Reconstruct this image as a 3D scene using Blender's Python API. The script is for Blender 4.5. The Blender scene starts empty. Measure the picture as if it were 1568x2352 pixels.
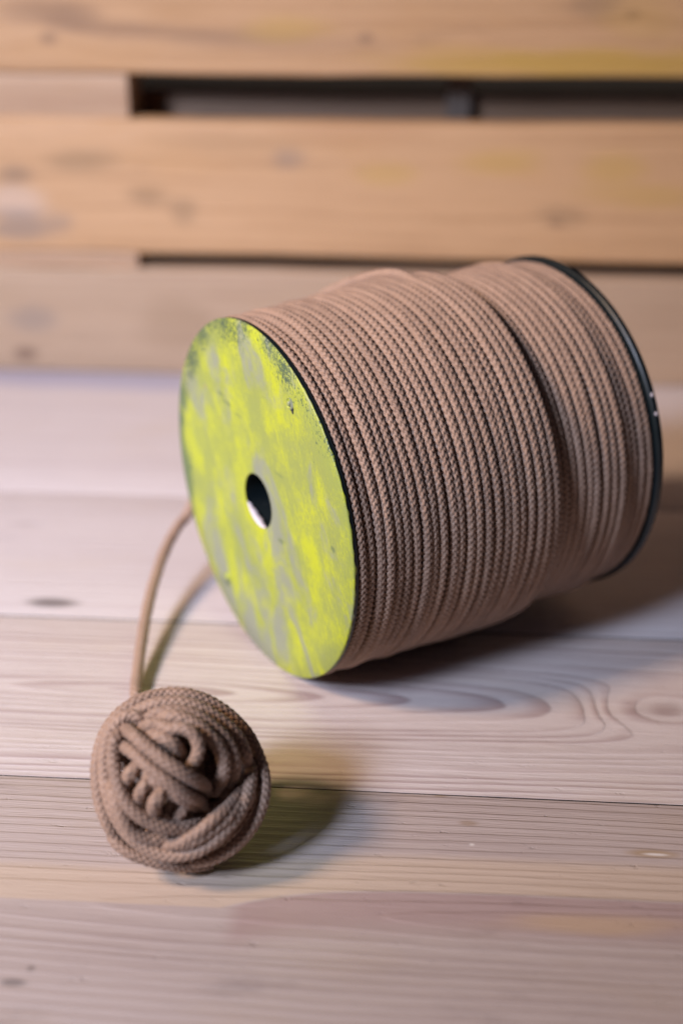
import bpy, math, random
import numpy as np
from mathutils import Vector, Matrix

random.seed(7)
rng = np.random.default_rng(11)
sc = bpy.context.scene
col = sc.collection

# ------------------------------------------------------------------ camera
CAM_H, PITCH, YAW = 0.4167, math.radians(24.706), math.radians(4.30)
cam_data = bpy.data.cameras.new("camera")
cam = bpy.data.objects.new("camera", cam_data)
col.objects.link(cam)
cam.location = (0, 0, CAM_H)
cam.rotation_euler = (math.radians(90) - PITCH, 0, YAW)
cam_data.sensor_fit = 'VERTICAL'
cam_data.sensor_height = 36.0
cam_data.lens = 50.0
cam_data.clip_start, cam_data.clip_end = 0.01, 50
cam_data.dof.use_dof = True
cam_data.dof.focus_distance = 0.683
cam_data.dof.aperture_fstop = 2.9
sc.camera = cam

# ------------------------------------------------------------------ world, lamps, exposure
world = bpy.data.worlds.new("World")
sc.world = world
world.use_nodes = True
wb = world.node_tree.nodes["Background"]
wb.inputs[0].default_value = (0.70, 0.66, 1.0, 1)
wb.inputs[1].default_value = 0.028


def area_lamp(name, loc, target, size, power, colour, spread=180):
    d = bpy.data.lights.new(name, 'AREA')
    d.shape = 'RECTANGLE'
    d.size, d.size_y = size
    d.energy, d.color = power, colour
    d.spread = math.radians(spread)
    o = bpy.data.objects.new(name, d)
    col.objects.link(o)
    o.location = loc
    o.rotation_euler = (Vector(target) - Vector(loc)).to_track_quat('-Z', 'Y').to_euler()
    return o


# cool daylight from a window at the front left, a warm room lamp high on the left
area_lamp("window_light", (-1.02, -0.50, 1.10), (-0.30, 0.95, 0.0), (0.36, 0.36), 6.8, (0.67, 0.76, 1.0), 56)
area_lamp("room_lamp", (-1.35, 0.02, 1.35), (0.20, 0.98, -0.04), (0.28, 0.28), 5.4, (1.0, 0.68, 0.43), 64)

sc.view_settings.view_transform = 'Standard'
sc.view_settings.look = 'None'
sc.view_settings.exposure = -0.30
sc.view_settings.gamma = 1.0
sc.render.engine = 'CYCLES'
sc.cycles.use_denoising = True
sc.cycles.max_bounces = 6


# ------------------------------------------------------------------ picture -> place (a pixel gives a direction)
F_PX = 5690 * 0.57415


def ray(x, y):
    u, v = (x - 784) / F_PX, (1176 - y) / F_PX
    c, s = math.cos(PITCH), math.sin(PITCH)
    d = (u, c + v * s, -s + v * c)
    cc, ss = math.cos(YAW), math.sin(YAW)
    return Vector((cc * d[0] - ss * d[1], ss * d[0] + cc * d[1], d[2]))


def on_height(x, y, z=0.0):
    d = ray(x, y)
    return Vector((0, 0, CAM_H)) + d * ((z - CAM_H) / d.z)


def on_wall(x, y, Y):
    d = ray(x, y)
    return Vector((0, 0, CAM_H)) + d * (Y / d.y)


# ------------------------------------------------------------------ node helpers
class S:
    """socket with arithmetic: every operator adds a Math node"""
    def __init__(self, nt, sock):
        self.nt, self.s = nt, sock

    def m(self, op, *others, clamp=False):
        n = self.nt.nodes.new('ShaderNodeMath')
        n.operation, n.use_clamp = op, clamp
        for i, v in enumerate((self,) + others):
            if isinstance(v, S):
                self.nt.links.new(v.s, n.inputs[i])
            else:
                n.inputs[i].default_value = v
        return S(self.nt, n.outputs[0])

    def __add__(self, o): return self.m('ADD', o)
    __radd__ = __add__
    def __sub__(self, o): return self.m('SUBTRACT', o)
    def __mul__(self, o): return self.m('MULTIPLY', o)
    __rmul__ = __mul__
    def __truediv__(self, o): return self.m('DIVIDE', o)
    def __pow__(self, o): return self.m('POWER', o)
    def sqrt(self): return self.m('SQRT')
    def fract(self): return self.m('FRACT')
    def exp(self): return self.m('EXPONENT')

    def smooth(self, a, b, lo=0.0, hi=1.0):
        n = self.nt.nodes.new('ShaderNodeMapRange')
        n.interpolation_type = 'SMOOTHSTEP'
        self.nt.links.new(self.s, n.inputs[0])
        for i, v in enumerate((a, b, lo, hi)):
            n.inputs[i + 1].default_value = v
        return S(self.nt, n.outputs[0])


def new_mat(name):
    m = bpy.data.materials.new(name)
    m.use_nodes = True
    nt = m.node_tree
    return m, nt, nt.nodes["Principled BSDF"]


def obj_xyz(nt):
    tc = nt.nodes.new('ShaderNodeTexCoord')
    sp = nt.nodes.new('ShaderNodeSeparateXYZ')
    nt.links.new(tc.outputs['Object'], sp.inputs[0])
    return [S(nt, sp.outputs[i]) for i in range(3)]


def vec(nt, x, y, z):
    n = nt.nodes.new('ShaderNodeCombineXYZ')
    for i, v in enumerate((x, y, z)):
        if isinstance(v, S):
            nt.links.new(v.s, n.inputs[i])
        else:
            n.inputs[i].default_value = v
    return n.outputs[0]


def noise(nt, v, scale=1.0, detail=3.0, rough=0.5, distort=0.0):
    n = nt.nodes.new('ShaderNodeTexNoise')
    n.inputs['Scale'].default_value = scale
    n.inputs['Detail'].default_value = detail
    n.inputs['Roughness'].default_value = rough
    n.inputs['Distortion'].default_value = distort
    nt.links.new(v, n.inputs['Vector'])
    return S(nt, n.outputs[0])


def mix(nt, fac, a, b, mode='MIX'):
    n = nt.nodes.new('ShaderNodeMix')
    n.data_type, n.blend_type = 'RGBA', mode
    for key, v in ((0, fac), (6, a), (7, b)):
        if isinstance(v, S):
            nt.links.new(v.s, n.inputs[key])
        elif isinstance(v, (int, float)):
            n.inputs[key].default_value = v
        elif isinstance(v, tuple):
            n.inputs[key].default_value = (*v, 1) if len(v) == 3 else v
        else:
            nt.links.new(v, n.inputs[key])
    return n.outputs[2]


def bump(nt, bsdf, height, strength, dist):
    b = nt.nodes.new('ShaderNodeBump')
    b.inputs['Strength'].default_value = strength
    b.inputs['Distance'].default_value = dist
    nt.links.new(height.s, b.inputs['Height'])
    nt.links.new(b.outputs[0], bsdf.inputs['Normal'])


# ------------------------------------------------------------------ pine wood, one growth-ring field per board
def wood(name, seed, early, late, spacing=0.0045, yc=0.0, zc=0.03, slope=0.0, contrast=0.8,
         knots=(), wander=0.006, rough=0.5, stain=0.5, warp=1.0, marks=(), scuffs=0.0, kdark=0.72, kamp=0.9, tongue=None):
    m, nt, bs = new_mat(name)
    x, y, z = obj_xyz(nt)
    ox, oy = seed * 3.17, seed * 1.73
    n1 = noise(nt, vec(nt, x * 3.0 + ox, y * 9.0 + oy, z * 9.0), 1.0, 2.5)
    n2 = noise(nt, vec(nt, x * 14.0 + ox, y * 60.0 + oy, z * 60.0), 1.0, 2.0)
    yy = y - yc
    zz = z * 0.6 + zc + (x * slope)
    rho = (yy * yy + zz * zz).sqrt()
    rho = rho + (n1 - 0.5) * (wander * warp) + (n2 - 0.5) * (0.0016 * warp)
    kmask = None
    for kx, ky, kr in knots:
        dx, dy = (x - kx) * 0.55, y - ky
        d = (dx * dx + dy * dy).sqrt()
        rho = rho + (d * d * (-1.0 / (kr * kr * 3.2))).exp() * (kr * kamp)
        km = (d + (n2 - 0.5) * (kr * 0.5)).smooth(kr * 0.25, kr * 0.85, 1.0, 0.0)
        kmask = km if kmask is None else kmask.m('MAXIMUM', km)
    rw = noise(nt, vec(nt, rho * 55.0 + ox, x * 0.6, 0.0), 1.0, 2.0)
    t = (rho / spacing + (rw - 0.5) * 2.4).fract()
    ring = t.smooth(0.25, 0.9) * t.smooth(0.9, 1.0, 1.0, 0.0)
    fib = noise(nt, vec(nt, x * 14.0 + ox, y * 260.0 + x * 6.0, z * 260.0), 1.0, 5.0, 0.72)
    fib2 = noise(nt, vec(nt, x * 45.0 + ox, y * 1500.0, z * 1500.0), 1.0, 1.0)
    tone = noise(nt, vec(nt, x * 5.0 + oy, y * 22.0 + ox, z * 20.0), 1.0, 3.0)
    ringw = noise(nt, vec(nt, x * 2.0 + oy, y * 40.0 + ox, z * 10.0), 1.0, 2.0)
    f = ring * contrast * ringw.smooth(0.36, 0.66, 0.12, 1.0) + (fib - 0.5) * 1.0 + (tone - 0.5) * stain
    c = mix(nt, f.m('MAXIMUM', 0.0).m('MINIMUM', 1.0), early, late)
    # broad yellowish and greyish blotches of old varnish and dirt
    blotch = noise(nt, vec(nt, x * 7.0 + seed, y * 16.0, z * 16.0), 1.0, 4.0, 0.6).smooth(0.52, 0.74)
    c = mix(nt, blotch * (0.35 * stain), c, (early[0] * 0.95, early[1] * 0.86, early[2] * 0.62))
    grime = noise(nt, vec(nt, x * 11.0 - seed, y * 30.0 + 4.0, z * 30.0), 1.0, 5.0, 0.65).smooth(0.58, 0.80)
    c = mix(nt, grime * (0.5 * stain), c, (late[0] * 0.55, late[1] * 0.58, late[2] * 0.66))
    if kmask is not None:
        c = mix(nt, kmask * kdark, c, (0.15, 0.085, 0.055))
    if tongue:                                      # a tongue of pinkish wood with a crisp upper edge below a cream band
        xt, yt, wt, lt = tongue
        xs = (x - xt).m('MAXIMUM', 0.0)
        up = (xs * (-1.0 / lt)).exp() * (-wt) + (wt + yt) + (n2 - 0.5) * 0.0012 + (n1 - 0.5) * 0.006
        below = up - y
        c = mix(nt, below.smooth(-0.0005, -0.0015) * below.smooth(-0.030, -0.020) * 0.7, c, (0.60, 0.47, 0.355))
        msk = below.smooth(-0.0002, 0.0007) * below.smooth(0.014, 0.034, 1.0, 0.0) * (x - xt).smooth(0.0, 0.012)
        c = mix(nt, msk * 0.62, c, (0.37, 0.245, 0.235))
    for mx, my, ma, mb, mc, mstr in marks:          # single stains and bruises of the board; on the far plank a painted cool gleam
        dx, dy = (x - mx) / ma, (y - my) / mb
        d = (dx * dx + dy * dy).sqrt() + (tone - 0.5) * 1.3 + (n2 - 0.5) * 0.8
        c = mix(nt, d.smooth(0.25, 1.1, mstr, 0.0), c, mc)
    nt.links.new(c, bs.inputs['Base Color'])
    nt.links.new((fib * 0.12 + tone * 0.22 + (rough - 0.17)).s, bs.inputs['Roughness'])
    bs.inputs['Specular IOR Level'].default_value = 0.42
    h = ring * 0.4 + fib * 0.8 + fib2 * 0.5
    if scuffs:
        sn = noise(nt, vec(nt, x * 60.0, y * 160.0 + seed, z * 10.0), 1.0, 4.0, 0.7)
        h = h - sn.smooth(0.62, 0.75) * (scuffs * 2.0)
    bump(nt, bs, h, 0.8, 0.0009)
    return m


# ------------------------------------------------------------------ mesh helpers
def mesh_from(name, V, Fq, smooth=True, mat=None):
    me = bpy.data.meshes.new(name)
    V = np.asarray(V, np.float32)
    Fq = np.asarray(Fq, np.int32)
    k = Fq.shape[1]
    me.vertices.add(len(V))
    me.vertices.foreach_set("co", V.ravel())
    me.loops.add(Fq.size)
    me.loops.foreach_set("vertex_index", Fq.ravel())
    me.polygons.add(len(Fq))
    me.polygons.foreach_set("loop_start", np.arange(0, Fq.size, k, dtype=np.int32))
    me.polygons.foreach_set("use_smooth", np.full(len(Fq), smooth))
    me.update(calc_edges=True)
    me.validate()
    if mat:
        me.materials.append(mat)
    return me


def link(name, me, parent=None, matrix=None):
    o = bpy.data.objects.new(name, me)
    col.objects.link(o)
    if parent:
        o.parent = parent
    if matrix is not None:
        o.matrix_local = matrix
    return o


def tag(o, label=None, cat=None, group=None, kind=None):
    if label: o['label'] = label
    if cat: o['category'] = cat
    if group: o['group'] = group
    if kind: o['kind'] = kind
    return o


def board_mesh(name, L, Wd, T, mat, bevel=0.0015, wave=0.0006, seed=0, nx=40, edge_mat=None):
    """a sawn board: length along x, width along y, top face at z = 0, softly rounded uneven long edges"""
    r = random.Random(seed)
    b = bevel
    prof = [(-Wd / 2, -T), (-Wd / 2, -b)]
    for k in (1, 2):
        a = k * math.pi / 6
        prof.append((-Wd / 2 + b * (1 - math.cos(a)), -b + b * math.sin(a)))
    prof.append((-Wd / 2 + b, 0))
    prof += [(-Wd / 4, 0), (0, 0), (Wd / 4, 0)]
    prof += [(-p[0], p[1]) for p in reversed(prof[:5])]
    n = len(prof)
    ph = [r.uniform(0, 6.28) for _ in range(6)]
    V, Fc = [], []
    for i in range(nx + 1):
        x = -L / 2 + L * i / nx
        e1 = wave * (math.sin(x * 9 + ph[0]) + .5 * math.sin(x * 31 + ph[1]) + .35 * math.sin(x * 83 + ph[4]))
        e2 = wave * (math.sin(x * 8 + ph[2]) + .5 * math.sin(x * 27 + ph[3]) + .35 * math.sin(x * 77 + ph[5]))
        for (py, pz) in prof:
            V.append((x, py + (e1 if py < 0 else e2 if py > 0 else 0), pz))
    for i in range(nx):
        for j in range(n):
            a, c = i * n + j, i * n + (j + 1) % n
            Fc.append((a, a + n, c + n, c))
    me = mesh_from(name, V, Fc, True, mat)
    # close the two ends
    import bmesh
    bm = bmesh.new(); bm.from_mesh(me)
    bm.verts.ensure_lookup_table()
    bm.faces.new([bm.verts[j] for j in range(n)])
    bm.faces.new([bm.verts[nx * n + j] for j in reversed(range(n))])
    bmesh.ops.recalc_face_normals(bm, faces=bm.faces)
    for e in bm.edges:
        if len(e.link_faces) == 2 and e.calc_face_angle(0) > 0.7:
            e.smooth = False
    if edge_mat:                                       # dirt in the joints darkens the sawn long edges
        me.materials.append(edge_mat)
        for f in bm.faces:
            if abs(f.normal.y) > 0.85:
                f.material_index = 1
    bm.to_mesh(me); bm.free()
    return me


# ------------------------------------------------------------------ floor of pine planks
PALE, PINK = (0.64, 0.58, 0.575), (0.44, 0.36, 0.36)
CREAM = (0.58, 0.43, 0.31)
floor_base_mat, nt_, b_ = new_mat("underfloor")
b_.inputs['Base Color'].default_value = (0.03, 0.022, 0.018, 1)
b_.inputs['Roughness'].default_value = 0.9
floor = link("floor", mesh_from("floor", [(-1.3, 0.0, -0.024), (1.3, 0.0, -0.024), (1.3, 1.6, -0.024), (-1.3, 1.6, -0.024)],
                                [(0, 1, 2, 3)], False, floor_base_mat))
tag(floor, kind='structure')
WALL_Y = 1.1834
SEAMS = [1.1834 + 0.03, 0.9222, 0.7386, 0.5767, 0.4085, 0.235]


def px_local(pts, cy):
    out = []
    for q in pts:
        p = on_height(q[0], q[1])
        out.append((p.x, p.y - cy) + tuple(q[2:]))
    return out


GREY, DARKK, WHITE = (0.20, 0.17, 0.16), (0.09, 0.075, 0.07), (0.75, 0.70, 0.66)
spec = []
for i in range(5):
    y1, y0 = SEAMS[i], SEAMS[i + 1]
    cy = (y0 + y1) / 2
    gap = (0.0012, 0.0012, 0.0010, 0.0016, 0.0016)[i]
    if i == 0:
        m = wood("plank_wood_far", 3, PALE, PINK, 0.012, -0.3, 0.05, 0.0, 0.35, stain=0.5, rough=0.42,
                 marks=[(-0.35, WALL_Y - 0.022 - cy, 0.42, 0.030, (0.40, 0.40, 0.54), 0.75)])  # lilac strip by the wall: cool reflected light painted into the wood colour
    elif i == 1:
        mk = px_local([(120, 1385, 0.020, 0.008, DARKK, 0.75), (60, 1205, 0.018, 0.004, GREY, 0.35)], cy)
        m = wood("plank_wood_back", 5, PALE, PINK, 0.0075, 0.16, 0.02, 0.0, 0.30, stain=0.45, rough=0.42, marks=mk)
    elif i == 2:
        kn = px_local([(1515, 1632, 0.013)], cy)
        p = on_height(330, 1585)
        m = wood("plank_wood_cathedral", 8, (0.63, 0.555, 0.53), (0.36, 0.26, 0.25), 0.0056, p.y - cy, 0.001 - p.x * 0.095, 0.095, 0.75,
                 knots=kn, wander=0.010, stain=0.5, rough=0.45, scuffs=0.25, kdark=0.18, kamp=2.1)
    elif i == 3:
        p = on_height(560, 2090)
        mk = px_local([(1075, 1892, 0.006, 0.003, (0.30, 0.20, 0.12), 0.55), (1010, 1828, 0.006, 0.0025, (0.34, 0.23, 0.12), 0.6),
                       (1500, 1962, 0.014, 0.0035, (0.36, 0.24, 0.12), 0.7), (1505, 1964, 0.007, 0.0012, WHITE, 0.9),
                       (1083, 1941, 0.0022, 0.0016, WHITE, 0.9), (72, 2225, 0.003, 0.003, DARKK, 0.5),
                       (30, 2258, 0.007, 0.003, DARKK, 0.6), 
                       (1350, 2125, 0.05, 0.01, (0.55, 0.39, 0.24), 0.6)], cy)
        m = wood("plank_wood_front", 13, (0.50, 0.42, 0.39), (0.31, 0.235, 0.22), 0.0055, p.y - cy, 0.012 + p.x * 0.05, -0.05, 0.30,
                 wander=0.014, stain=0.85, rough=0.46, marks=mk, scuffs=0.35,
                 tongue=(on_height(505, 2092).x, on_height(505, 2092).y - cy, on_height(870, 2045).y - on_height(505, 2092).y, 0.035))
    else:
        m = wood("plank_wood_near", 21, (0.52, 0.39, 0.32), (0.30, 0.205, 0.175), 0.006, 0.02, 0.03, 0.02, 0.6, stain=0.7)
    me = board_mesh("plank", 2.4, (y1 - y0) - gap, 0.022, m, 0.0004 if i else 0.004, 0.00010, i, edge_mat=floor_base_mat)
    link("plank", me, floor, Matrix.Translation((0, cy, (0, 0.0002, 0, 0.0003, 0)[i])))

# ------------------------------------------------------------------ upright pallet behind (slats, blocks, rear boards)
wallm, nt_, b_ = new_mat("back_plaster")
b_.inputs['Roughness'].default_value = 0.9
xx, yy_, zz_ = obj_xyz(nt_)
nn = noise(nt_, vec(nt_, xx, yy_, zz_), 9.0, 4.0)
nt_.links.new(mix(nt_, nn, (0.05, 0.055, 0.06), (0.08, 0.08, 0.085)), b_.inputs['Base Color'])
wall = link("wall", mesh_from("wall", [(-1.6, 1.62, -0.1), (1.6, 1.62, -0.1), (1.6, 1.62, 1.2), (-1.6, 1.62, 1.2)],
                              [(0, 1, 2, 3)], False, wallm))
tag(wall, kind='structure')

pallet = bpy.data.objects.new("wooden_pallet", None)
col.objects.link(pallet)
pallet.location = (-0.06, WALL_Y, 0.0)
tag(pallet, "upright pallet of broad pine slats standing behind the cord spool", "pallet")
WARM, WARMD = (0.56, 0.345, 0.185), (0.35, 0.19, 0.085)
OCHRE = (0.52, 0.33, 0.10)
SLATS = [(0.0008, 0.0948), (0.1080, 0.2210), (0.2572, 0.3720)]


def wall_local(pts, cz):
    out = []
    for q in pts:
        p = on_wall(q[0], q[1], WALL_Y)
        q = q if len(q) < 6 else (q[0], q[1], q[2] * 1.35, q[3] * 1.45, q[4], q[5] * 0.85)
        out.append((p.x + 0.06, p.z - cz) + tuple(q[2:]))
    return out


rot = Matrix.Rotation(math.radians(90), 4, 'X')      # board x stays, board y -> up, board top face -> towards the room
for i, (z0, z1) in enumerate(SLATS):
    cz = (z0 + z1) / 2
    if i == 0:
        kn = wall_local([(60, 812, 0.010)], cz)
        mk = wall_local([(75, 730, 0.02, 0.012, GREY, 0.5), (410, 745, 0.03, 0.02, (0.30, 0.20, 0.12), 0.5)], cz)
        m = wood("slat_wood_low", 31, (0.44, 0.31, 0.21), (0.29, 0.185, 0.115), 0.010, -0.1, 0.03, 0, 0.35, knots=kn, marks=mk, stain=0.6)
    elif i == 1:
        kn = wall_local([(1275, 512, 0.006)], cz)
        mk = wall_local([(35, 400, 0.02, 0.010, DARKK, 0.55), (40, 462, 0.026, 0.014, (0.58, 0.52, 0.50), 0.4), (50, 515, 0.030, 0.012, GREY, 0.7),
                         (140, 512, 0.014, 0.008, GREY, 0.5), (185, 372, 0.035, 0.010, (0.30, 0.19, 0.10), 0.7), (335, 448, 0.020, 0.009, (0.26, 0.16, 0.08), 0.7),
                         (420, 485, 0.012, 0.010, (0.28, 0.18, 0.10), 0.6), (660, 365, 0.016, 0.009, GREY, 0.5), (880, 398, 0.022, 0.008, OCHRE, 0.6),
                         (820, 308, 0.05, 0.010, (0.46, 0.26, 0.13), 0.55), (520, 330, 0.06, 0.008, (0.40, 0.24, 0.12), 0.5),
                         (1150, 372, 0.03, 0.009, OCHRE, 0.7), (1415, 388, 0.025, 0.012, OCHRE, 0.7), (1500, 450, 0.05, 0.010, OCHRE, 0.6), (1290, 500, 0.02, 0.008, (0.28, 0.18, 0.10), 0.5)], cz)
        m = wood("slat_wood_middle", 37, WARM, WARMD, 0.014, 0.10, 0.03, 0, 0.45, knots=kn, marks=mk, stain=0.7, wander=0.024, kdark=0.5)
    else:
        kn = wall_local([(112, 88, 0.009), (840, 88, 0.007), (1452, 32, 0.006)], cz)
        mk = wall_local([(120, 25, 0.04, 0.010, (0.22, 0.13, 0.08), 0.6), (165, 45, 0.025, 0.010, (0.22, 0.13, 0.08), 0.6), (280, 66, 0.06, 0.006, (0.25, 0.15, 0.09), 0.65), (480, 84, 0.09, 0.006, (0.28, 0.17, 0.10), 0.65),
                         (700, 102, 0.09, 0.006, (0.36, 0.22, 0.13), 0.5), (665, 62, 0.035, 0.010, OCHRE, 0.7), (400, 25, 0.03, 0.009, (0.45, 0.26, 0.12), 0.6),
                         (1370, 8, 0.02, 0.009, (0.26, 0.17, 0.10), 0.6), (1350, 145, 0.16, 0.012, (0.50, 0.32, 0.05), 0.85), (1480, 40, 0.03, 0.02, OCHRE, 0.4)], cz)
        m = wood("slat_wood_top", 43, WARM, WARMD, 0.013, 0.12, 0.03, 0, 0.40, knots=kn, marks=mk, stain=0.65, wander=0.022, kdark=0.55)
    me = board_mesh("slat", 1.9, z1 - z0, 0.020, m, 0.003, 0.0008, 60 + i)
    link("slat", me, pallet, Matrix.Translation((0, 0, cz)) @ rot)
m = wood("block_wood", 51, (0.52, 0.36, 0.24), (0.34, 0.20, 0.12), 0.006, 0.0, 0.04, 0, 0.5)
mpost = wood("shaded_post_wood", 58, (0.13, 0.10, 0.08), (0.07, 0.05, 0.04), 0.009, 0.1, 0.03, 0, 0.45)  # shade on the thin upright is put into this dark wood colour
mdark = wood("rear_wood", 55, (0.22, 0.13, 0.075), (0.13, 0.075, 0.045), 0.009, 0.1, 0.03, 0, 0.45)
for bx0, bx1, mm in ((-0.42, -0.2650, m), (0.46, 0.60, m)):
    # the upright stringers between the front slats and the rear boards
    me = board_mesh("stringer", 0.372, bx1 - bx0, 0.040, mm, 0.002, 0.0006, 70, 12)
    Mx = Matrix.Translation(((bx0 + bx1) / 2 + 0.06, 0.0206, 0.187)) @ rot @ Matrix.Rotation(math.radians(90), 4, 'Z')
    link("stringer", me, pallet, Mx)
for z0, z1 in ((0.002, 0.095), (0.112, 0.2350), (0.30, 0.372)):
    me = board_mesh("rear_board", 1.9, z1 - z0, 0.020, mdark, 0.002, 0.0008, 80)
    link("rear_board", me, pallet, Matrix.Translation((0, 0.0612, (z0 + z1) / 2)) @ rot)

# a thin dark upright just in front of the rear boards, and spacers that fill the slat gaps at the left end
me = board_mesh("stringer", 0.372, 0.021, 0.014, mpost, 0.002, 0.0006, 71, 12)
link("stringer", me, pallet, Matrix.Translation((0.0065 + 0.06, 0.0466, 0.187)) @ rot @ Matrix.Rotation(math.radians(90), 4, 'Z'))
for z0, z1, off in ((0.0946, 0.1082, 0.0035), (0.2208, 0.2574, 0.0040)):
    me = board_mesh("spacer", 0.50, z1 - z0, 0.014, m, 0.001, 0.0003, 75, 12)
    link("spacer", me, pallet, Matrix.Translation((-0.2650 - 0.25 + 0.06, off, (z0 + z1) / 2)) @ rot)

# ------------------------------------------------------------------ cord: a braided tube
cordm, nt_, b_ = new_mat("brown_cord")
x_, y_, z_ = obj_xyz(nt_)
n1 = noise(nt_, vec(nt_, x_, y_, z_), 90.0, 3.0)
n2 = noise(nt_, vec(nt_, x_, y_, z_), 1500.0, 3.0, 0.7)
oi = nt_.nodes.new('ShaderNodeObjectInfo')
f_ = (n1 - 0.5) * 0.7 + (n2 - 0.5) * 1.0 + 0.5 + (S(nt_, oi.outputs['Random']) - 0.5) * 0.35
nt_.links.new(mix(nt_, f_.m('MAXIMUM', 0.0).m('MINIMUM', 1.0), (0.215, 0.135, 0.095), (0.42, 0.275, 0.195)), b_.inputs['Base Color'])
b_.inputs['Roughness'].default_value = 0.52
b_.inputs['Specular IOR Level'].default_value = 0.45
b_.inputs['Sheen Weight'].default_value = 0.15
b_.inputs['Sheen Roughness'].default_value = 0.5
bump(nt_, b_, n2, 0.5, 0.0003)

STITCH, NCOL, DEPTH = 0.0037, 10, 0.42


def frames(P, closed):
    if closed:
        T = np.roll(P, -1, 0) - np.roll(P, 1, 0)
    else:
        T = np.gradient(P, axis=0)
    T /= np.linalg.norm(T, axis=1)[:, None]
    N = np.zeros_like(P)
    a = np.array([0, 0, 1.0]) if abs(T[0, 2]) < 0.9 else np.array([1.0, 0, 0])
    n = np.cross(T[0], a); n /= np.linalg.norm(n)
    for i in range(len(P)):
        n = n - T[i] * (n @ T[i]); n /= np.linalg.norm(n)
        N[i] = n
    return T, N, np.cross(T, N)


def resample(P, step, closed=False):
    Q = np.vstack([P, P[:1]]) if closed else P
    d = np.r_[0, np.cumsum(np.linalg.norm(np.diff(Q, axis=0), axis=1))]
    n = max(8, int(round(d[-1] / step)))
    s = np.linspace(0, d[-1], n, endpoint=not closed)
    return np.stack([np.interp(s, d, Q[:, k]) for k in range(3)], 1), d[-1]


def catmull(C, per=24, closed=False):
    C = np.asarray(C, float)
    n = len(C)
    out = []
    segs = n if closed else n - 1
    for i in range(segs):
        if closed:
            p0, p1, p2, p3 = C[(i - 1) % n], C[i], C[(i + 1) % n], C[(i + 2) % n]
        else:
            p0, p1, p2, p3 = C[max(i - 1, 0)], C[i], C[i + 1], C[min(i + 2, n - 1)]
        t = np.linspace(0, 1, per, endpoint=False)[:, None]
        out.append(0.5 * ((2 * p1) + (p2 - p0) * t + (2 * p0 - 5 * p1 + 4 * p2 - p3) * t**2 + (3 * p1 - p0 - 3 * p2 + p3) * t**3))
    out = np.vstack(out)
    return out if closed else np.vstack([out, C[-1:]])


def cord_mesh(name, path, rad, closed=False, per=6, sub=4, twist=0.35, fixed_n=None, STITCH=STITCH, NCOL=NCOL, DEPTH=DEPTH):
    """knitted solid-braid cord: staggered columns of slanted stitches stand proud of the core"""
    P, L = resample(np.asarray(path, float), STITCH / per, closed)
    n = len(P)
    if fixed_n is None:
        T, N, B = frames(P, closed)
    else:
        T, N, B = fixed_n(P)
    K = NCOL * sub
    stit = round(L / STITCH) if closed else L / STITCH
    s = np.arange(n) / n * stit
    v = np.arange(K) / sub                                  # column coordinate 0..NCOL
    jit = np.random.default_rng(int(L * 1e5) % 9999).normal(0, 0.06, 4096)
    near = np.round(v).astype(int)
    h = np.zeros((n, K))
    for dc in (-1, 0, 1):                                   # staggered, overlapping stitches: the highest one shows
        c_ = near + dc
        dx = (v - c_)[None, :]
        cw = c_ % NCOL
        sgn = np.where(cw % 2 == 0, 1.0, -1.0)[None, :]
        ss = s[:, None] + 0.5 * (cw % 2)[None, :] + sgn * dx * 0.24
        cell = np.round(ss).astype(int)
        ly = ss - cell
        g = 1.0 - (np.abs(dx) / 0.67) ** 2.0 - (np.abs(ly) / 0.48) ** 2.2
        h = np.maximum(h, np.sqrt(np.clip(g, 0.0, 1)) + np.where(g > 0, jit[(cell * 31 + cw[None, :] * 97) % 4096], 0))
    r = rad * (1 - DEPTH + DEPTH * h)
    ang = (v / NCOL * 2 * np.pi)[None, :] + twist * np.sin(s / stit * 2 * np.pi * 3)[:, None]
    V = P[:, None, :] + r[..., None] * (np.cos(ang)[..., None] * N[:, None, :] + np.sin(ang)[..., None] * B[:, None, :])
    V = V.reshape(-1, 3)
    i = np.arange(n if closed else n - 1)
    j = np.arange(K)
    I, J = np.meshgrid(i, j, indexing='ij')
    I2, J2 = (I + 1) % n, (J + 1) % K
    Fq = np.stack([I * K + J, I2 * K + J, I2 * K + J2, I * K + J2], -1).reshape(-1, 4)
    # orientation: make normals point outwards
    Fq = Fq[:, ::-1]
    me = mesh_from(name, V, Fq, True, cordm)
    return me


# ------------------------------------------------------------------ the spool
AX_A, AX_B, R_FL, L_SP = math.radians(34.956), 0.0375, 0.1, 0.1992
Cf = Vector((-0.0978, 0.6974, R_FL * math.cos(AX_B)))
Ad = Vector((math.cos(AX_A) * math.cos(AX_B), math.sin(AX_A) * math.cos(AX_B), math.sin(AX_B)))
Ed = Vector((-math.sin(AX_A), math.cos(AX_A), 0))
Ud = Ad.cross(Ed)
spool = bpy.data.objects.new("cord_spool", None)
col.objects.link(spool)
# local z = spool axis (0 at the painted face), local x = sideways away from the camera, local y = up
spool.matrix_world = Matrix(((Ed.x, Ud.x, Ad.x, Cf.x), (Ed.y, Ud.y, Ad.y, Cf.y), (Ed.z, Ud.z, Ad.z, Cf.z), (0, 0, 0, 1)))
tag(spool, "large spool wound with brown braided cord, its end disc painted yellow green", "spool")

black, nt_, b_ = new_mat("black_plastic")
x_, y_, z_ = obj_xyz(nt_)
nz = noise(nt_, vec(nt_, x_, y_, z_), 260.0, 4.0, 0.65)
nt_.links.new(mix(nt_, nz.smooth(0.66, 0.74), (0.006, 0.011, 0.013), (0.05, 0.055, 0.06)), b_.inputs['Base Color'])
nt_.links.new((noise(nt_, vec(nt_, x_, y_, z_), 60.0, 3.0) * 0.3 + 0.28).s, b_.inputs['Roughness'])

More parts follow.
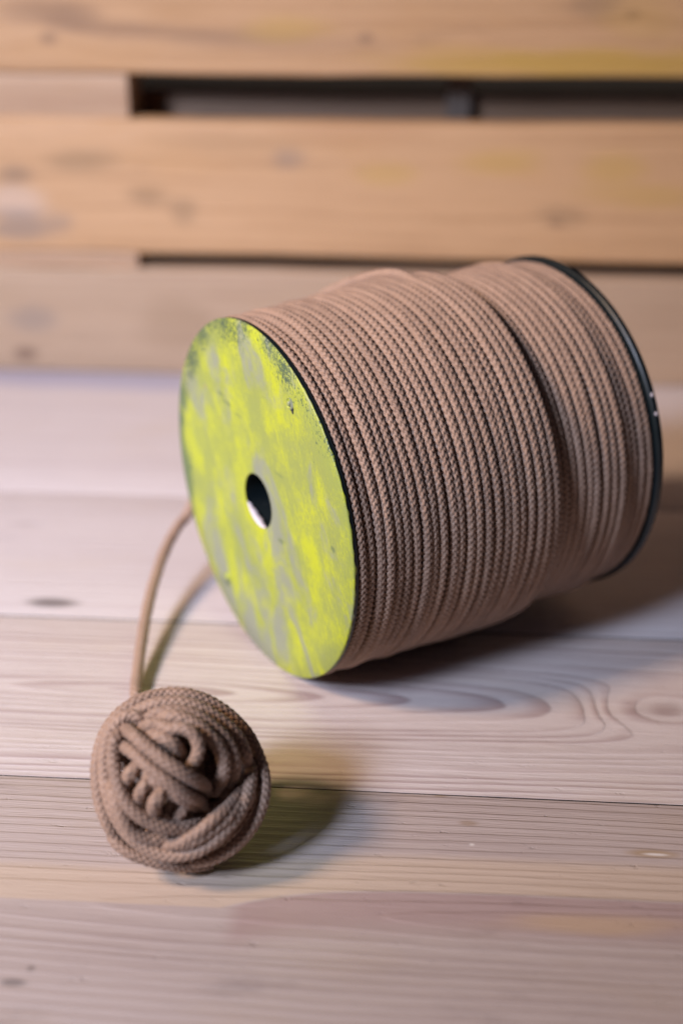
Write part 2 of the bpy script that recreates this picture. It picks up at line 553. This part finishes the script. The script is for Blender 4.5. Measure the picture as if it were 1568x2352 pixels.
paint, nt_, b_ = new_mat("worn_yellow_paint")
x_, y_, z_ = obj_xyz(nt_)
ca, sa = math.cos(1.15), math.sin(1.15)
bu, bv = x_ * ca + y_ * sa, y_ * ca - x_ * sa          # brush direction
streak = noise(nt_, vec(nt_, bu * 24.0, bv * 60.0, z_), 1.0, 5.0, 0.62, 0.6)
cloud = noise(nt_, vec(nt_, x_ * 26.0 + 3.0, y_ * 26.0, z_), 1.0, 5.0, 0.6, 0.3)
fine = noise(nt_, vec(nt_, bu * 480.0, bv * 900.0, z_), 1.0, 3.0, 0.7)
mid = noise(nt_, vec(nt_, bu * 160.0, bv * 420.0, z_), 1.0, 4.0, 0.7)
fy = (streak * 0.38 + cloud * 0.62 + (fine - 0.5) * 0.34 + (mid - 0.5) * 0.34).smooth(0.40, 0.66)
c = mix(nt_, fy, (0.29, 0.345, 0.075), (0.48, 0.545, 0.014))
# bare grey primer where the paint is thin
gry = (noise(nt_, vec(nt_, bu * 20.0 + 7.0, bv * 36.0 + 2.0, z_), 1.0, 5.0, 0.65, 0.5) + (mid - 0.5) * 0.22 + (fine - 0.5) * 0.10)
rr = (x_ * x_ + y_ * y_).sqrt()
hub = rr.smooth(0.012, 0.045, 0.07, 0.0)
low = y_.smooth(-0.1, 0.02, 0.085, 0.0)
c = mix(nt_, (gry + hub + low).smooth(0.52, 0.68, 0.0, 0.85), c, (0.25, 0.275, 0.235))
# rubbed through to the dark plastic near the rim, top and far side most
ang = y_ * 0.55 + x_ * 0.25
rub = (rr.smooth(0.070, 0.098) * (ang.smooth(-0.03, 0.06, 0.12, 1.0)))
spk = noise(nt_, vec(nt_, bu * 420.0, bv * 620.0, z_), 1.0, 4.0, 0.75)
patch = noise(nt_, vec(nt_, x_ * 38.0, y_ * 38.0 + 5.0, z_), 1.0, 2.0)
c = mix(nt_, (spk + rub * 0.26 + (patch - 0.5) * 0.45 * 1.0 - 0.02).smooth(0.69, 0.76, 0.0, 0.85), c, (0.035, 0.075, 0.06))
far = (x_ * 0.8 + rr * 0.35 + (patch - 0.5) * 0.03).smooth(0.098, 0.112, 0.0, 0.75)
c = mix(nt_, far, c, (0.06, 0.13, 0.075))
def face_xy(px, py):
    """point of the painted face seen at a picture point, in spool coordinates"""
    d_ = ray(px, py)
    o0 = Vector((0, 0, CAM_H))
    q_ = o0 + d_ * ((Cf - o0).dot(Ad) / d_.dot(Ad)) - Cf
    return q_.dot(Ed), q_.dot(Ud)


for mx_, my_, ra, rb, k_ in ((508, 905, .006, .0016, .6), (522, 926, .007, .0014, .6), (548, 955, .008, .0012, .35), (645, 1243, .004, .0016, .7), (765, 1263, .0028, .0022, .7), (640, 1090, .006, .0012, .4), (520, 1335, .010, .004, .4), (470, 770, .012, .006, .5)):
    fx, fyy = face_xy(mx_, my_)
    dx_, dy_ = (x_ - fx) * (1 / ra), (y_ - fyy) * (1 / rb)
    dd = (dx_ * dx_ + dy_ * dy_).sqrt() + (mid - 0.5) * 2.2
    c = mix(nt_, dd.smooth(0.3, 1.1, k_, 0.0), c, (0.10, 0.15, 0.07))
rust = noise(nt_, vec(nt_, x_ * 130.0 + 9.0, y_ * 130.0, z_), 1.0, 1.0).smooth(0.80, 0.83)
c = mix(nt_, rust, c, (0.5, 0.17, 0.03))
nt_.links.new(c, b_.inputs['Base Color'])
b_.inputs['Roughness'].default_value = 0.48
bump(nt_, b_, spk * 0.6 + fine * 0.5 + streak * 1.2, 0.5, 0.0006)


def lathe(name, prof, mat, seg=160, closed=False, wob=None):
    V, Fc = [], []
    n = len(prof)
    for i in range(seg):
        a = 2 * math.pi * i / seg
        for j, (r, z) in enumerate(prof):
            rr_ = r + (wob(a, j) if wob else 0)
            V.append((rr_ * math.cos(a), rr_ * math.sin(a), z))
    for i in range(seg):
        for j in range(n if closed else n - 1):
            a, b2 = i * n + j, i * n + (j + 1) % n
            i2 = ((i + 1) % seg) * n
            Fc.append((a, i2 + j, i2 + (j + 1) % n, b2))
    me = mesh_from(name, V, Fc, True, mat)
    import bmesh
    bm = bmesh.new(); bm.from_mesh(me)
    bmesh.ops.recalc_face_normals(bm, faces=bm.faces)
    for e in bm.edges:
        if len(e.link_faces) == 2 and e.calc_face_angle(0) > 0.6:
            e.smooth = False
    bm.to_mesh(me); bm.free()
    return me


TH = 0.0034
HOLE = 0.0155
front = link("flange", lathe("flange", [(HOLE + 0.0006, 0.0004), (R_FL - 0.0006, 0.0004), (R_FL, 0.0010), (R_FL, TH - 0.0005), (R_FL - 0.0006, TH), (HOLE + 0.0006, TH)], black, closed=True), spool)
front['label'] = "painted end disc"
# paint layer: thin skin over the face with a ragged rim that laps on to the edge
wr = random.Random(5)
amp = [(wr.uniform(0.00005, 0.00016), wr.randint(20, 90), wr.uniform(0, 6.28)) for _ in range(7)]


def lap(a, j):
    if j < 4:
        return 0.0
    return 0.0


def paint_disc():
    seg = 720
    V, Fc = [], []
    for i in range(seg):
        a = 2 * math.pi * i / seg
        side = max(0.0, math.cos(a - math.radians(200)))      # on the camera side the paint ran over the edge
        w = sum(A_ * math.sin(k * a + p) for A_, k, p in amp) + wr.uniform(-0.00012, 0.00012)
        zlap = min(TH * 0.75, max(0.0007, 0.0007 + 0.0007 * side + 1.0 * w * (0.3 + side)))
        for (r, z) in ((HOLE, 0.0002), (0.03, 0.0), (0.06, 0.0), (0.085, 0.0), (R_FL - 0.0005, 0.0), (R_FL + 0.00012, 0.0006), (R_FL + 0.00014, zlap), (R_FL - 0.0003, zlap + 0.0001)):
            V.append((r * math.cos(a), r * math.sin(a), z))
    n = 8
    for i in range(seg):
        for j in range(n - 1):
            i2 = ((i + 1) % seg) * n
            Fc.append((i * n + j, i * n + j + 1, i2 + j + 1, i2 + j))
    return mesh_from("paint_layer", V, Fc, True, paint)


link("paint_layer", paint_disc(), front)['label'] = "worn yellow green paint"
# moulded plugs on the painted face and the ragged pale paper lining of the bore
for (px, py, rot0) in ((1160, 1612, 0.4), (912, 2308, 2.0)):
    # pixel (source) on to the face plane
    d = ray(px * 0.57415, py * 0.57415)
    o_ = Vector((0, 0, CAM_H))
    t_ = (Cf - o_).dot(Ad) / d.dot(Ad)
    q = o_ + d * t_ - Cf
    lx_, ly_ = q.dot(Ed), q.dot(Ud)
    prof = [(0.0001, -0.0016), (0.0011, -0.0015), (0.0015, -0.0011), (0.0016, -0.0005), (0.0021, -0.0003), (0.0026, -0.0009), (0.0030, -0.0006), (0.0033, 0.0002)]
    plug = link("plug", lathe("plug", prof, paint, 24, wob=lambda a, j: 0.0004 * math.sin(2 * a + j) if j > 3 else 0), front,
                Matrix.Translation((lx_, ly_, 0)) @ Matrix.Rotation(rot0, 4, 'Z'))
    chip = link("chip", lathe("chip", [(0.0001, -0.00005), (0.0012, -0.00006), (0.0017, -0.00003)], black, 14,
                              wob=lambda a, j: 0.0005 * math.sin(3 * a + 1) * (j > 0)), front,
                Matrix.Translation((lx_ - 0.0022 * math.cos(rot0), ly_ - 0.0032, -0.0001)))
pale, nt_, b_ = new_mat("pale_paper")
b_.inputs['Base Color'].default_value = (0.72, 0.66, 0.70, 1)
b_.inputs['Roughness'].default_value = 0.8


def torn_lining():
    V, Fc = [], []
    r_ = random.Random(3)
    n = 26
    a0, a1 = math.radians(-112), math.radians(-22)
    for i in range(n):
        a = a0 + (a1 - a0) * i / (n - 1)
        e = math.sin(math.pi * i / (n - 1)) ** 0.6
        dep = (0.0036 + r_.uniform(-0.0011, 0.0011)) * e + 0.0003
        for (r, z) in ((HOLE - 0.00005, 0.0003), (HOLE - 0.0009 * e, 0.0005), (HOLE - 0.0014 * e, 0.0012), (HOLE - 0.0012 * e, dep), (HOLE - 0.0004, dep + 0.0003)):
            V.append((r * math.cos(a), r * math.sin(a), z))
    for i in range(n - 1):
        for j in range(4):
            Fc.append((i * 5 + j, i * 5 + 5 + j, i * 5 + 6 + j, i * 5 + 1 + j))
    return mesh_from("torn_lining", V, Fc, True, pale)


core = link("core_tube", lathe("core_tube", [(HOLE + 0.0006, TH * 0.5), (HOLE + 0.0006, L_SP - 0.003), (0.03, L_SP - 0.003), (0.03, TH * 0.5)], black, 64, closed=True), spool)
link("torn_lining", torn_lining(), core)
TB = 0.0046
back = link("flange", lathe("flange_rear", [(HOLE, L_SP), (R_FL - 0.0009, L_SP), (R_FL, L_SP - 0.0009), (R_FL, L_SP - TB + 0.0009), (R_FL - 0.0009, L_SP - TB), (HOLE, L_SP - TB)], black, closed=True), spool)
back['label'] = "black end disc"
for aa in (159, 153):
    a = math.radians(aa)
    ch = link("chip", lathe("chip", [(0.0001, 0), (0.0009, 0.0001), (0.0013, 0.0004)], pale, 12), back,
              Matrix.Translation(((R_FL + 0.0003) * math.cos(a), (R_FL + 0.0003) * math.sin(a), L_SP - TB * 0.55)) @ Matrix.Rotation(a, 4, 'Z') @ Matrix.Rotation(math.radians(-90), 4, 'Y'))

# winding: outer radius along the axis
PROF = [(0.004, 0.1002), (0.02, 0.1006), (0.04, 0.1013), (0.07, 0.1030), (0.10, 0.1042), (0.120, 0.1043), (0.1265, 0.1040), (0.1285, 0.0995), (0.136, 0.0976),
        (0.145, 0.0988), (0.160, 0.1004), (0.172, 0.1004), (0.182, 0.0982), (0.188, 0.0992), (0.195, 0.0975)]


def outer_r(s):
    return float(np.interp(s, [p[0] for p in PROF], [p[1] for p in PROF]))


CR = 0.00284


def ring_template(seed, lowpass):
    r_ = np.random.default_rng(seed)
    t = np.linspace(0, 2 * np.pi, 900, endpoint=False)
    rad = np.full_like(t, 0.1)
    ax = np.zeros_like(t)
    for k in range(1, 9):
        rad += 0.00010 * r_.normal() / k ** .4 * np.cos(k * t + r_.uniform(0, 6.28))
        ax += 0.00026 * r_.normal() / k ** .6 * np.cos(k * t + r_.uniform(0, 6.28))

    def fn(P):
        T = np.roll(P, -1, 0) - np.roll(P, 1, 0)
        T /= np.linalg.norm(T, axis=1)[:, None]
        N = P * [1, 1, 0]; N /= np.linalg.norm(N, axis=1)[:, None]
        return T, N, np.cross(T, N)
    return cord_mesh("cord_turn", np.stack([rad * np.cos(t), rad * np.sin(t), ax], 1), CR, True, 6, 4, 0.5, fn)


templates = [ring_template(s, 0) for s in (1, 2, 3)]
n_turn = 36
s0, s1 = TH + CR + 0.0002, L_SP - TB - CR
for i in range(n_turn):
    s = s0 + (s1 - s0) * i / (n_turn - 1) + random.gauss(0, 0.00025)
    rc = outer_r(s) - CR + random.gauss(0, 0.00036)
    if i == 1: rc -= 0.0011
    if i in (5, 11): rc -= 0.0006
    k = rc / 0.1
    Mx = Matrix.Translation((0, 0, s)) @ Matrix.Rotation(random.gauss(0, 0.0035), 4, 'X') @ Matrix.Rotation(random.gauss(0, 0.0035), 4, 'Y') \
        @ Matrix.Rotation(random.uniform(0, 6.28), 4, 'Z') @ Matrix.Diagonal((k, k, 1, 1))
    link("cord_turn", templates[i % 3], spool, Mx)
link("inner_winding", lathe("inner_winding", [(0.03, TH + 0.0002)] + [(outer_r(s) - 0.0052, s) for s in np.linspace(TH + 0.0004, L_SP - TB - 0.0004, 60)] + [(0.03, L_SP - TB - 0.0002)], cordm, 96), spool)

# ------------------------------------------------------------------ the ball of cord
BR = 0.0402
BC = Vector((-0.1122, 0.5258, 0.0402))
e3 = (Vector((0, 0, CAM_H)) - BC).normalized()
e1 = Vector((0, 0, 1)).cross(e3).normalized()
e2 = e3.cross(e1)
E1, E2, E3, BCn = (np.array(v) for v in (e1, e2, e3, BC))
CB = 0.00315


def uvw(pts):
    out = []
    for zx, zy, w in pts:
        k = 1 - 0.063 * w
        out.append(BR * (np.array(E1) * ((zx - 736) / 622 * k) + E2 * ((887 - zy) / 622 * k) + E3 * w))
    return np.array(out)


STR = [
    # outer loop round the whole ball
    [(330, 1330, .05), (235, 1200, .22), (180, 1040, .27), (163, 880, .27), (175, 720, .25), (230, 560, .25), (330, 435, .25), (470, 350, .25), (640, 312, .2), (810, 325, .2),
     (960, 385, .15), (1100, 490, .1), (1215, 630, .05), (1285, 790, .05), (1315, 940, .1), (1300, 1090, .2), (1230, 1240, .25), (1110, 1370, .25), (970, 1450, .2), (820, 1475, .1), (650, 1450, -.1)],
    # second loop: tucked in at the top left, round the left and under
    [(560, 580, .1), (490, 480, .46), (400, 445, .50), (310, 495, .48), (245, 600, .45), (215, 760, .45), (222, 920, .48), (262, 1080, .48), (340, 1230, .44), (440, 1330, .40), (570, 1405, .40),
     (720, 1425, .43), (870, 1385, .47), (1000, 1300, .50), (1110, 1190, .44), (1190, 1050, .32), (1225, 890, .15), (1200, 740, -.1)],
    [(300, 1180, .0), (250, 1260, .15), (330, 1360, .2), (460, 1430, .2), (620, 1480, .15), (780, 1505, .0), (900, 1500, -.2)],
    # inner left
    [(430, 540, .2), (320, 570, .56), (278, 690, .62), (290, 850, .68), (332, 1000, .70), (420, 1120, .70), (540, 1200, .64), (680, 1240, .56), (810, 1225, .44), (900, 1150, .1)],
    [(250, 820, .3), (262, 960, .58), (310, 1110, .60), (375, 1230, .52), (480, 1290, .44), (610, 1310, .36), (740, 1290, .1)],
    # bottom strands running up to the right
    [(520, 1340, .2), (680, 1350, .50), (820, 1290, .60), (950, 1200, .62), (1070, 1110, .46), (1150, 1010, .2), (1195, 910, -.12), (1210, 780, -.4)],
    [(600, 1400, .2), (760, 1345, .52), (900, 1290, .55), (1040, 1200, .52), (1140, 1090, .34), (1205, 980, .0), (1240, 850, -.3)],
    # turns behind the right edge
    [(900, 390, -.15), (1060, 470, -.2), (1180, 610, -.22), (1245, 770, -.22), (1262, 930, -.18), (1235, 1080, -.1), (1150, 1230, -.05), (1020, 1340, -.05), (860, 1410, -.15), (700, 1400, -.3)],
    [(1000, 480, .0), (1120, 590, .0), (1200, 730, .0), (1225, 900, .02), (1190, 1060, .08), (1100, 1200, .1), (980, 1300, .1), (840, 1350, .1), (700, 1340, -.05)],
    # arcs over the upper right
    [(430, 430, .30), (590, 375, .44), (770, 378, .46), (920, 440, .44), (1050, 535, .38), (1150, 650, .32), (1195, 790, .24), (1190, 910, -.10), (1150, 980, -.4)],
    [(490, 500, .40), (600, 440, .58), (740, 430, .63), (870, 475, .63), (990, 565, .58), (1085, 690, .52), (1120, 830, .44), (1095, 940, .24), (1040, 1020, -.1)],
    [(560, 520, .45), (680, 470, .70), (800, 500, .74), (900, 570, .72), (990, 670, .66), (1040, 790, .58), (1030, 910, .46), (960, 1010, .2)],
    # loop and lump upper right of the middle
    [(470, 560, .3), (530, 520, .66), (600, 520, .74), (680, 555, .84), (770, 560, .90), (845, 610, .90), (872, 700, .86), (845, 780, .76), (790, 830, .5), (740, 850, .2)],
    [(520, 520, .45), (570, 585, .72), (640, 620, .82), (710, 670, .80), (745, 740, .6), (740, 800, .25)],
    # two long diagonals
    [(320, 600, .15), (370, 545, .50), (430, 585, .74), (520, 675, .88), (630, 775, .96), (740, 860, .93), (830, 920, .80), (895, 965, .56), (910, 1010, .15)],
    [(300, 720, .1), (330, 655, .50), (400, 690, .72), (500, 790, .86), (600, 880, .92), (700, 960, .88), (790, 1030, .74), (865, 1080, .50), (880, 1130, .1)],
    [(420, 800, .4), (520, 880, .74), (620, 960, .78), (720, 1030, .74), (800, 1080, .56), (840, 1120, .2)],
    # short turns hooking out from under the diagonals
    [(520, 770, .5), (440, 800, .70), (385, 850, .74), (365, 915, .56), (420, 960, .1)],
    [(570, 860, .6), (495, 925, .78), (450, 985, .76), (455, 1045, .54), (520, 1070, .1)],
    [(650, 930, .6), (590, 1000, .82), (545, 1060, .80), (550, 1120, .58), (610, 1130, .1)],
    [(700, 1010, .5), (650, 1085, .52), (640, 1150, .36), (680, 1185, .0)],
    [(770, 1050, .5), (735, 1110, .58), (710, 1165, .46), (735, 1195, .05)],
]
ball = bpy.data.objects.new("cord_ball", None)
col.objects.link(ball)
paths = [catmull(uvw(s)) for s in STR]
# wraps that fill the inside and the far side of the ball
for i in range(18):
    ax_ = rng.normal(size=3); ax_ /= np.linalg.norm(ax_)
    a_ = np.cross(ax_, [0.3, 0.5, 0.8]); a_ /= np.linalg.norm(a_); b2 = np.cross(ax_, a_)
    t = np.linspace(0, 2 * np.pi, 64, endpoint=False)
    rr_ = ((0.54, 0.40)[i % 2] if i < 9 else 0.88) + 0.03 * np.sin(3 * t + i)
    P = rr_[:, None] * (np.cos(t)[:, None] * a_ + np.sin(t)[:, None] * b2) + 0.10 * np.sin(t)[:, None] * ax_
    w = P[:, 2].copy()
    if i < 9:
        P[:, 2] = np.where(w > 0, w * 0.6, w)
    else:                                              # stays behind the front wraps
        rad_ = np.hypot(P[:, 0], P[:, 1])
        P[:, 2] = np.where(w > -0.1, -0.1 + (w + 0.1) * 0.25, w)
        sh = np.minimum(1, 0.80 / np.maximum(rad_, 1e-6))
        P[:, 0] *= np.where(w > -0.25, sh, 1); P[:, 1] *= np.where(w > -0.25, sh, 1)
    paths.append(BR * (P[:, :1] * E1 + P[:, 1:2] * E2 + P[:, 2:] * E3))
low = min(float((p[:, 2]).min()) for p in paths)
lift = CB - low                                        # lowest wrap rests on the planks
ball.location = (BC.x, BC.y, lift)
tag(ball, "small round ball of brown braided cord lying on the planks", "cord ball")
for i, p in enumerate(paths):
    closed = i >= len(STR)
    link("strand", cord_mesh("strand", p, CB * (1.0 + 0.07 * math.sin(i * 2.4)), closed, 5, 3 if closed else 4, STITCH=0.0031, NCOL=10, DEPTH=0.33), ball)

# loose length of cord from behind the spool to the ball, lifting off the planks on the way
tail_px = [(322, 1640, .0032), (312, 1590, .0045), (318, 1530, .007), (326, 1470, .011), (338, 1400, .016), (356, 1330, .022), (380, 1262, .029), (408, 1210, .036), (436, 1172, .043)]
tail = [np.array(on_height(*q)) for q in tail_px]


def sp(s, deg, r):
    a = math.radians(deg)
    return np.array(Cf + Ad * s + Ed * (r * math.cos(a)) + Ud * (r * math.sin(a)))


tail += [sp(0.030, -12, 0.125), sp(0.046, 8, 0.1085), sp(0.062, 30, 0.1062), sp(0.082, 48, 0.1070), sp(0.098, 60, 0.1070), sp(0.106, 76, 0.1050), sp(0.110, 88, 0.0990)]
base = np.array(ball.location)
first = base + BR * (-0.5 * E1 + 0.4 * E2 - 0.5 * E3)
path = catmull(np.array([first] + tail)) - base
link("loose_end", cord_mesh("loose_end", path, 0.0035, False, 5, 4), ball)
